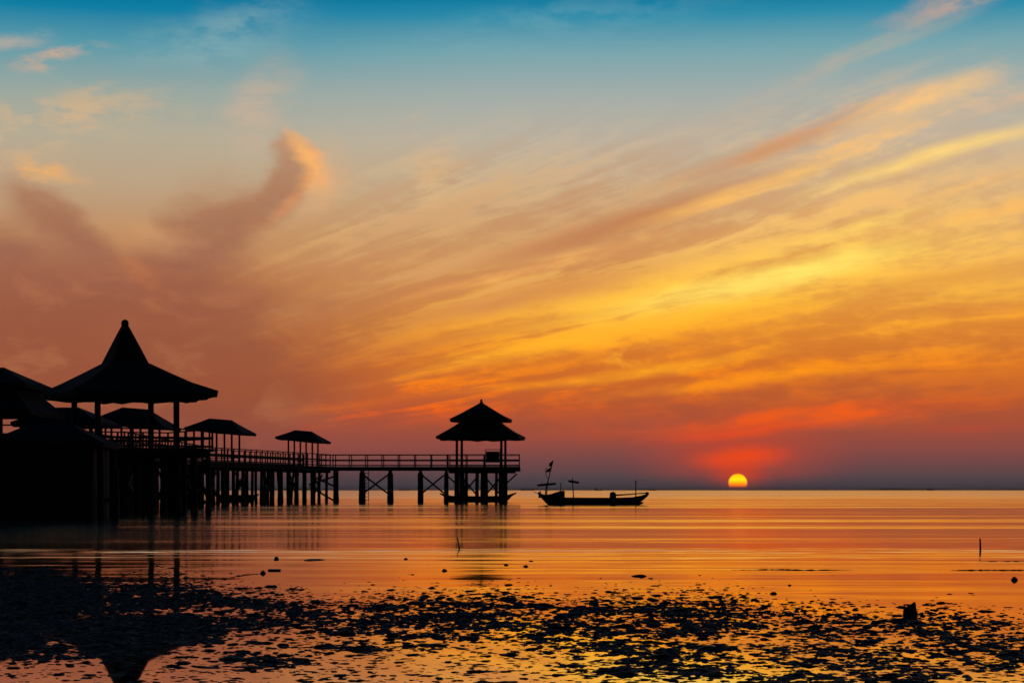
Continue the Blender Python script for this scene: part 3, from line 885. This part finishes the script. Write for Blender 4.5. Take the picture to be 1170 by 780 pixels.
BY = 168.0
bt = thing('fishing_boat', (x_at(678, BY), BY, 0), 'long wooden fishing boat with flag pole and cross masts moored near the sun', 'boat')
zs = lambda p: z_at(p, BY)
hx0, hx1 = x_at(614.5, BY), x_at(741.5, BY)
hull_mesh(hx0, hx1, BY, [(0, .06, zs(563.5), zs(561.0)), (.03, .28, zs(568), zs(562.8)), (.08, .62, zs(575), zs(565.2)), (.14, .85, -.25, zs(566.2)), (.25, 1, -.3, zs(567.3)),
                         (.5, 1.05, -.3, zs(567.6)), (.72, 1, -.28, zs(567.6)), (.86, .75, -.2, zs(567.0)), (.93, .45, zs(572.4), zs(565.3)), (.98, .18, zs(567), zs(563.2)), (1.0, .05, zs(563.6), zs(562.0))], .85).build('hull', 'boat_paint', bt, False)
def tb(name, pts, rad, mat='boat_trim', Y=BY, parent=None, n=7):
    P = []
    for p in pts:
        yy = Y + (p[2] if len(p) > 2 else 0)
        P.append((x_at(p[0], Y), yy, z_at(p[1], Y)))
    return MB().tube(P, rad, n).build(name, mat, parent or bt)
tb('stem_post', [(616.5, 568), (616.6, 563), (617.6, 560.3)], [.10, .09, .06])
tb('prow_post', [(738.5, 566), (739.6, 562.6), (739.8, 561.4)], [.12, .12, .1])
fm = tb('flag_pole', [(624, 568), (625.6, 552), (628.5, 539), (632.4, 525)], [.06, .05, .035, .02])
tb('pole_stay', [(622.6, 567), (623.6, 557), (626, 549)], .04)
def flag(name, pts):
    b = MB(); rg = []
    ring0 = [(x_at(p[0], BY), BY + .03 * math.sin(i * 2.1) + .02, z_at(p[1], BY)) for i, p in enumerate(pts)]
    ring1 = [(q[0], q[1] + .03, q[2]) for q in ring0]
    b.loft([ring0, ring1])
    return b.build(name, 'cloth_red', fm)
flag('flag', [(632.6, 524.6), (630.2, 526.4), (627.6, 528.4), (627.2, 531.6), (629.6, 532.6), (631.2, 529)])
flag('flag', [(629.9, 532.6), (627.8, 534), (625.4, 535.2), (623.6, 538.4), (627.6, 538.6), (628.8, 536.6)])
tb('streamer', [(624.2, 533, .05), (623.6, 538, .05), (624.2, 543.5, .05), (626.4, 546, .0)], .03)
tb('crossbar', [(613.8, 553.9), (619, 553.2), (624.6, 552.6), (630, 552.2), (635.2, 551.8)], [.085, .1, .095, .1, .08])
cb = MB().box((x_at(642.2, BY), BY, z_at(563.8, BY)), (.42, .7, .58)).build('engine_box', 'boat_paint', bt)
tb('fore_deck', [(622, 566.4), (630, 566.2), (636, 565.0), (641, 564.4)], [.14, .2, .26, .3], 'boat_paint')
tb('exhaust_pipe', [(640.6, 563), (640.6, 550.8)], .035)
tb('net_mast', [(655.4, 568.5), (654.6, 556), (654.1, 544.8)], [.05, .045, .035])
tb('crossbar', [(649.2, 548.6, .06), (654, 549.4, .06), (661.6, 550.6, .06)], [.09, .1, .09])
ho = MB()
ho.loft([[(x_at(696.6, BY), BY - .35, zs(568)), (x_at(696.6, BY), BY + .35, zs(568)), (x_at(697.2, BY), BY + .33, zs(561.8)), (x_at(697.2, BY), BY - .33, zs(561.8))],
         [(x_at(700.5, BY), BY - .4, zs(568)), (x_at(700.5, BY), BY + .4, zs(568)), (x_at(700.5, BY), BY + .36, zs(560.8)), (x_at(700.5, BY), BY - .36, zs(560.8))],
         [(x_at(704.0, BY), BY - .35, zs(568)), (x_at(704.0, BY), BY + .35, zs(568)), (x_at(703.2, BY), BY + .3, zs(562)), (x_at(703.2, BY), BY - .3, zs(562))]])
ho.build('wheel_box', 'boat_paint', bt)
tb('stern_mast', [(726.4, 568), (726.5, 549)], [.05, .04])
tb('mast_head', [(726.5, 551.2), (726.5, 548.0)], [.07, .05])
tb('boom', [(703.5, 564.8), (714, 564.3), (726, 563.3), (738.8, 562.3)], [.07, .06, .045, .05])
tb('rudder_blade', [(727.5, 575), (732, 574.2), (735.4, 573.0)], [.14, .1, .05], 'boat_paint')

tb('mooring_rope', [(617, 561.5), (613.5, 562.5), (610, 561.0)], .025)
def small_boat(px0, px1, Y, ytop, label, ends):
    o = thing('moored_boat', (x_at((px0 + px1) / 2, Y), Y, 0), label, 'boat', 'low boats moored behind the pier')
    zt = z_at(ytop, Y)
    e0, e1 = z_at(ends[0], Y), z_at(ends[1], Y)
    hull_mesh(x_at(px0, Y), x_at(px1, Y), Y, [(0, .05, e0 - .12, e0), (.06, .35, e0 - .4, e0 - .12), (.15, .8, -.2, zt + .05), (.5, 1, -.25, zt), (.85, .8, -.2, zt + .05), (.94, .35, e1 - .4, e1 - .12), (1, .05, e1 - .12, e1)], .75).build('hull', 'boat_paint', o)
    for f in (.3, .55, .75):
        x = x_at(px0 + (px1 - px0) * f, Y)
        MB().box((x, Y, zt - .06), (.22, 1.5, .05)).build('thwart', 'boat_trim', o)
    return o
small_boat(502.5, 590, 210, 566.0, 'low boat with upturned ends moored behind the two-tiered pavilion piles', (562.2, 561.6))
small_boat(244, 296, 205, 564.6, 'low boat moored behind the dense piles under the pier shelter', (562.6, 563.0))

# ------------------------------------------------------------------ lone stakes, stones and mud bars in the shallows
def ground(px, py):
    Y = EYE * FPX / (py - HOR)
    return (px - 585) / FPX * Y, Y

x, y = ground(1120, 628.5)
u = y / FPX
k = MB().tube([(x, y, -.3), (x + .002, y, 5 * u), (x - .004, y, 14.5 * u)], [1.2 * u, 1.1 * u, .9 * u], 8).build('mooring_stake', 'pile_wood', None, True)
tag(k, 'short upright stake alone in the water at far right', 'stake')
x, y = ground(524, 627)
u = y / FPX
k = MB().tube([(x, y, -.3), (x + .8 * u, y, 3 * u), (x - .4 * u, y, 8 * u), (x - 1.8 * u, y, 14 * u)], [1.0 * u, .9 * u, .8 * u, .6 * u], 8).build('bent_stick', 'pile_wood', None, True)
tag(k, 'thin bent stick poking out of the water below the two-tiered pavilion', 'stick')

def lump(rnd, n=9, rings=3, jag=.28, flat=1.0):
    """irregular low dome of radius 1 and height 1, base sunk under the water"""
    ph = [rnd.uniform(0, 6.28) for _ in range(4)]
    rj = [1 + jag * (0.6 * math.sin(2 * 6.283 * j / n + ph[0]) + .5 * math.sin(3 * 6.283 * j / n + ph[1])) + rnd.uniform(-jag, jag) * .5 for j in range(n)]
    v = []; f = []
    ox, oy = rnd.uniform(-.3, .3), rnd.uniform(-.3, .3)
    for i in range(rings):
        q = i / rings
        rad = (1.06, .86, .52, .3)[i]
        z = (-.7, .30, .78, .95)[i]
        for j in range(n):
            a = 6.283 * j / n
            zz = z * (1 + (rnd.uniform(-.35, .35) if i else 0))
            v.append((rad * rj[j] * math.cos(a) + ox * q, rad * rj[j] * math.sin(a) + oy * q, zz))
    v.append((ox, oy, 1.0 * rnd.uniform(.75, 1.1)))
    for i in range(rings - 1):
        for j in range(n):
            f.append((i * n + j, i * n + (j + 1) % n, (i + 1) * n + (j + 1) % n, (i + 1) * n + j))
    for j in range(n):
        f.append(((rings - 1) * n + j, (rings - 1) * n + (j + 1) % n, rings * n))
    return v, f

def stone(px, py, w_px, h_px, label, name='stone', mat='rock', cat='stone', depth=1.0, seed=0):
    x, y = ground(px, py)
    u = y / FPX
    v, f = lump(random.Random(seed + int(px)), 11, 4, .22)
    b = MB(); b.v = [(x + p[0] * w_px * u / 2, y + p[1] * w_px * u / 2 * depth, p[2] * h_px * u) for p in v]; b.f = f
    # origin at the foot of the stone
    o = thing_origin(b, name, mat, (x, y, 0))
    return tag(o, label, cat)

def thing_origin(b, name, mat, loc):
    b.v = [(p[0] - loc[0], p[1] - loc[1], p[2] - loc[2]) for p in b.v]
    o = b.build(name, mat)
    o.location = loc
    return o

# the jagged upright rock at the right of the mud
x, y = ground(1040, 702)
u = y / FPX
rk = MB()
prof = [(-9, 0), (-8.2, 6), (-6.6, 11.5), (-4.6, 9), (-2.6, 11), (1.2, 13), (4.2, 15.2), (5.6, 15.6), (6.4, 8), (7.6, 2.2), (7.8, 0)]
r0 = [(x + p[0] * u, y - 4 * u, p[1] * u * .9) for p in prof]
r1 = [(x + p[0] * u * .97, y + 1 * u, p[1] * u) for p in prof]
r2 = [(x + p[0] * u * .8, y + 6 * u, p[1] * u * .75) for p in prof]
for r_ in (r0, r1, r2):
    r_[0] = (r_[0][0], r_[0][1], -.06); r_[-1] = (r_[-1][0], r_[-1][1], -.06)
rk.loft([r0, r1, r2])
tag(thing_origin(rk, 'jagged_rock', 'rock', (x, y, 0)), 'jagged upright rock at the right rim of the mud clods, tallest there', 'rock')

stone(301, 654.5, 7, 3.4, 'small pointed stone at the tip of the mud line under the pier', seed=1)
stone(316, 638.5, 7, 3.4, 'small pointed stone in the water left of the long mud hump', seed=2)
stone(358, 639.0, 25, 1.6, 'long low mud hump in the water under the pier shelters', 'mud_hump', 'wet_mud', 'mud hump', 2.5, seed=3)
stone(508, 651.5, 6, 2.4, 'small round stone left of the two-tiered pavilion reflection', seed=4)
stone(578.5, 645, 6, 1.8, 'small flat stone right of the bent stick', seed=5)
stone(600, 646.5, 9, 1.8, 'wider of two small flat stones right of the pavilion reflection', seed=6, depth=1.6)
stone(607, 640.5, 5, 1.2, 'tiny flat stone just behind the wider flat stone', seed=7)
stone(731, 657.5, 18, 2.0, 'long flat stone alone below the fishing boat', seed=8, depth=1.5)
stone(1159, 662, 9, 3.6, 'round dark stone alone at far right below the stake', seed=9)
stone(883, 677.5, 9, 2.2, 'small stone in front of the mud rim under the sun', seed=10)
stone(902, 668, 5, 1.4, 'tiny stone alone in the water under the sun', seed=11)
stone(464, 638, 5, 1.4, 'tiny stone in the water left of the bent stick', seed=12)
# floating plank beside the pointed stone
x, y = ground(313.5, 651)
u = y / FPX
pl = MB().box((0, 0, .008), (14 * u, .12, .03), R(2))
po = pl.build('floating_plank', 'pile_wood'); po.location = (x, y, 0)
tag(po, 'short dark plank floating beside the small pointed stone', 'plank')
# thin mud line running to the pointed stone
def mud_bar(pts, label, wpx=2.0, hz_=.012, seed=1):
    rnd = random.Random(seed)
    P = []
    n = 40
    g = [Vector((*ground(*p), 0)) for p in pts]
    rings = []
    for i in range(n + 1):
        f = i / n * (len(g) - 1)
        k_ = min(int(f), len(g) - 2)
        p = g[k_].lerp(g[k_ + 1], f - k_)
        e = math.sin(math.pi * i / n) ** .5
        hgt_ = hz_ * e * rnd.uniform(.3, 1.3)
        wd = p.y / FPX * wpx * rnd.uniform(2, 5) * max(e, .1)
        rings.append([(p.x, p.y - wd, -.05), (p.x + rnd.uniform(-.02, .02), p.y - wd * .4, hgt_), (p.x, p.y + wd * .5, hgt_ * .8), (p.x, p.y + wd, -.05)])
    o = thing_origin(MB().loft(rings), 'mud_bar', 'wet_mud', (g[0].x, g[0].y, 0))
    return tag(o, label, 'mud bar', 'low mud bars just breaking the water')
mud_bar([(262, 659), (280, 656), (298, 654.6)], 'thin mud line leading left from the small pointed stone', seed=2)
mud_bar([(835, 650.3), (880, 650.0), (925, 650.6), (975, 650.2)], 'long thin mud bar breaking the water below the sun', 1.0, .014, seed=3)
mud_bar([(1085, 650.9), (1125, 650.6), (1200, 650.8)], 'long thin mud bar at far right below the stake', 1.0, .014, seed=4)
mud_bar([(1116, 640.9), (1150, 640.8), (1210, 640.9)], 'thin mud bar at far right just under the stake foot', 1.0, .012, seed=5)

# ------------------------------------------------------------------ the field of mud clods in the foreground
rc = random.Random(21)
variants = []
for i in range(14):
    v, f = lump(rc, rc.choice((7, 8, 9, 10)), 3, rc.uniform(.2, .42))
    variants.append((v, f))
from mathutils import noise as mn
def gauss(px, py, cx, cy, sx, sy):
    return math.exp(-((px - cx) / sx) ** 2 - ((py - cy) / sy) ** 2)
def density(X, Y):
    px = 585 + X / Y * FPX
    py = HOR + EYE / Y * FPX
    # rim of the field: nearer on the right
    rim = 683 + max(0, (px - 760) * .062) + 4 * math.sin(px * .021) + 3 * math.sin(px * .05 + 1) - max(0, 330 - px) * .10
    inn = 0.13 * math.exp(-((py - rim) / 13) ** 2) if py < rim else 1.0
    if py < rim - 26: return 0.0
    if py > rim - 10:
        q_ = min(1, (py - rim + 10) / 24); inn = .13 + .87 * q_ * q_ * (3 - 2 * q_)
    d = inn
    belt_end = 729 + 5 * math.sin(px * .012 + .6) + (8 if px < 250 else 0) + max(0, px - 900) * .10
    if py > belt_end:
        d *= .34
        for b in ((305, 757, 45, 10), (735, 752, 75, 15), (690, 737, 60, 8), (780, 766, 70, 7), (985, 752, 95, 14), (1035, 772, 50, 10), (900, 778, 60, 10), (60, 742, 90, 10), (1150, 757, 40, 8), (410, 740, 60, 6), (830, 742, 50, 6), (1110, 735, 60, 10), (20, 735, 120, 12), (420, 795, 60, 9), (850, 792, 120, 8)):
            d += 1.15 * gauss(px, py, *b)
    nz = mn.fractal(Vector((X * 1.5, Y * 1.1, 3.3)), 1.0, 2.0, 3)
    nz2 = mn.noise(Vector((X * .5, Y * .35, 9.1)))
    d *= max(.1, 1 + .62 * nz + .3 * nz2)
    if px < 330: d *= 1 + .5 * min(1, (330 - px) / 150) * (1 if py < 752 else .2)
    return d
cl = []
tries = 0
while tries < 185000:
    tries += 1
    Y = rc.uniform(10.6, 33.0)
    X = rc.uniform(-1, 1) * (Y * .246 + 1.1)
    if rc.random() * 12 > Y * .246 + 1.1 + 3: continue
    d = density(X, Y)
    if rc.random() < d * .74:
        s = 0.0190 * math.exp(rc.gauss(0, .48))
        if d > 1.0: s *= 1.25
        s = min(s, .115)
        h = min(.032, s * rc.uniform(.11, .28))
        cl.append((X, Y, s, h * (1.0 + .35 * max(0, min(1, (Y - 14) / 6))), rc.randrange(len(variants)), rc.uniform(0, 6.28), rc.uniform(.7, 1.5)))
def shown(q):
    px = 585 + q[0] / q[1] * FPX; py = HOR + EYE / q[1] * FPX
    return (0 < px < 1170 and py < 782) and q[2] * (q[2] * EYE / q[1] + 2 * q[3]) / q[1] ** 2 or 0
cl.sort(key=shown, reverse=True)
vmesh = []
for v, f in variants:
    b = MB(); b.v = list(v); b.f = list(f)
    vmesh.append(b.mesh('mud_clod', 'wet_mud'))
for (X, Y, s, h, k_, a, e) in cl[:300]:
    o = place(vmesh[k_], 'mud_clod', (X, Y, -.002), a, (s * e, s / e ** .5, h))
    tag(o, 'larger dark mud clod among many alike in the shallow foreground water', 'mud clod', 'mud clods strewn over the foreground shallows')
b = MB()
for (X, Y, s, h, k_, a, e) in cl[300:]:
    v, f = variants[k_]
    o0 = len(b.v)
    ca, sa = math.cos(a), math.sin(a)
    for p in v:
        x_, y_ = p[0] * s * e, p[1] * s / e ** .5
        b.v.append((X + x_ * ca - y_ * sa, Y + x_ * sa + y_ * ca, -.002 + p[2] * h))
    b.f += [tuple(o0 + i for i in q) for q in f]
o = kind(b.build('small_mud_clods', 'wet_mud'), 'stuff')
tag(o, 'countless small dark mud clods scattered through the foreground shallows', 'mud clods')
print('clods', len(cl))

# ------------------------------------------------------------------ evening haze over the sea
m, t, o = material('haze_air')
pvn = t.node('ShaderNodeVolumePrincipled')
pvn.inputs['Color'].default_value = (0.92, 0.90, 0.92, 1)
pvn.inputs['Density'].default_value = 4.5e-5
pvn.inputs['Anisotropy'].default_value = 0.3
t.l.new(pvn.outputs[0], o.inputs['Volume'])
hb = MB().box((0, 12800, 14.0), (33000, 27000, 32.0)).build('haze', 'haze_air')
kind(hb, 'stuff')
hb['label'] = 'thin grey evening haze lying over the whole sea'
hb['category'] = 'haze'
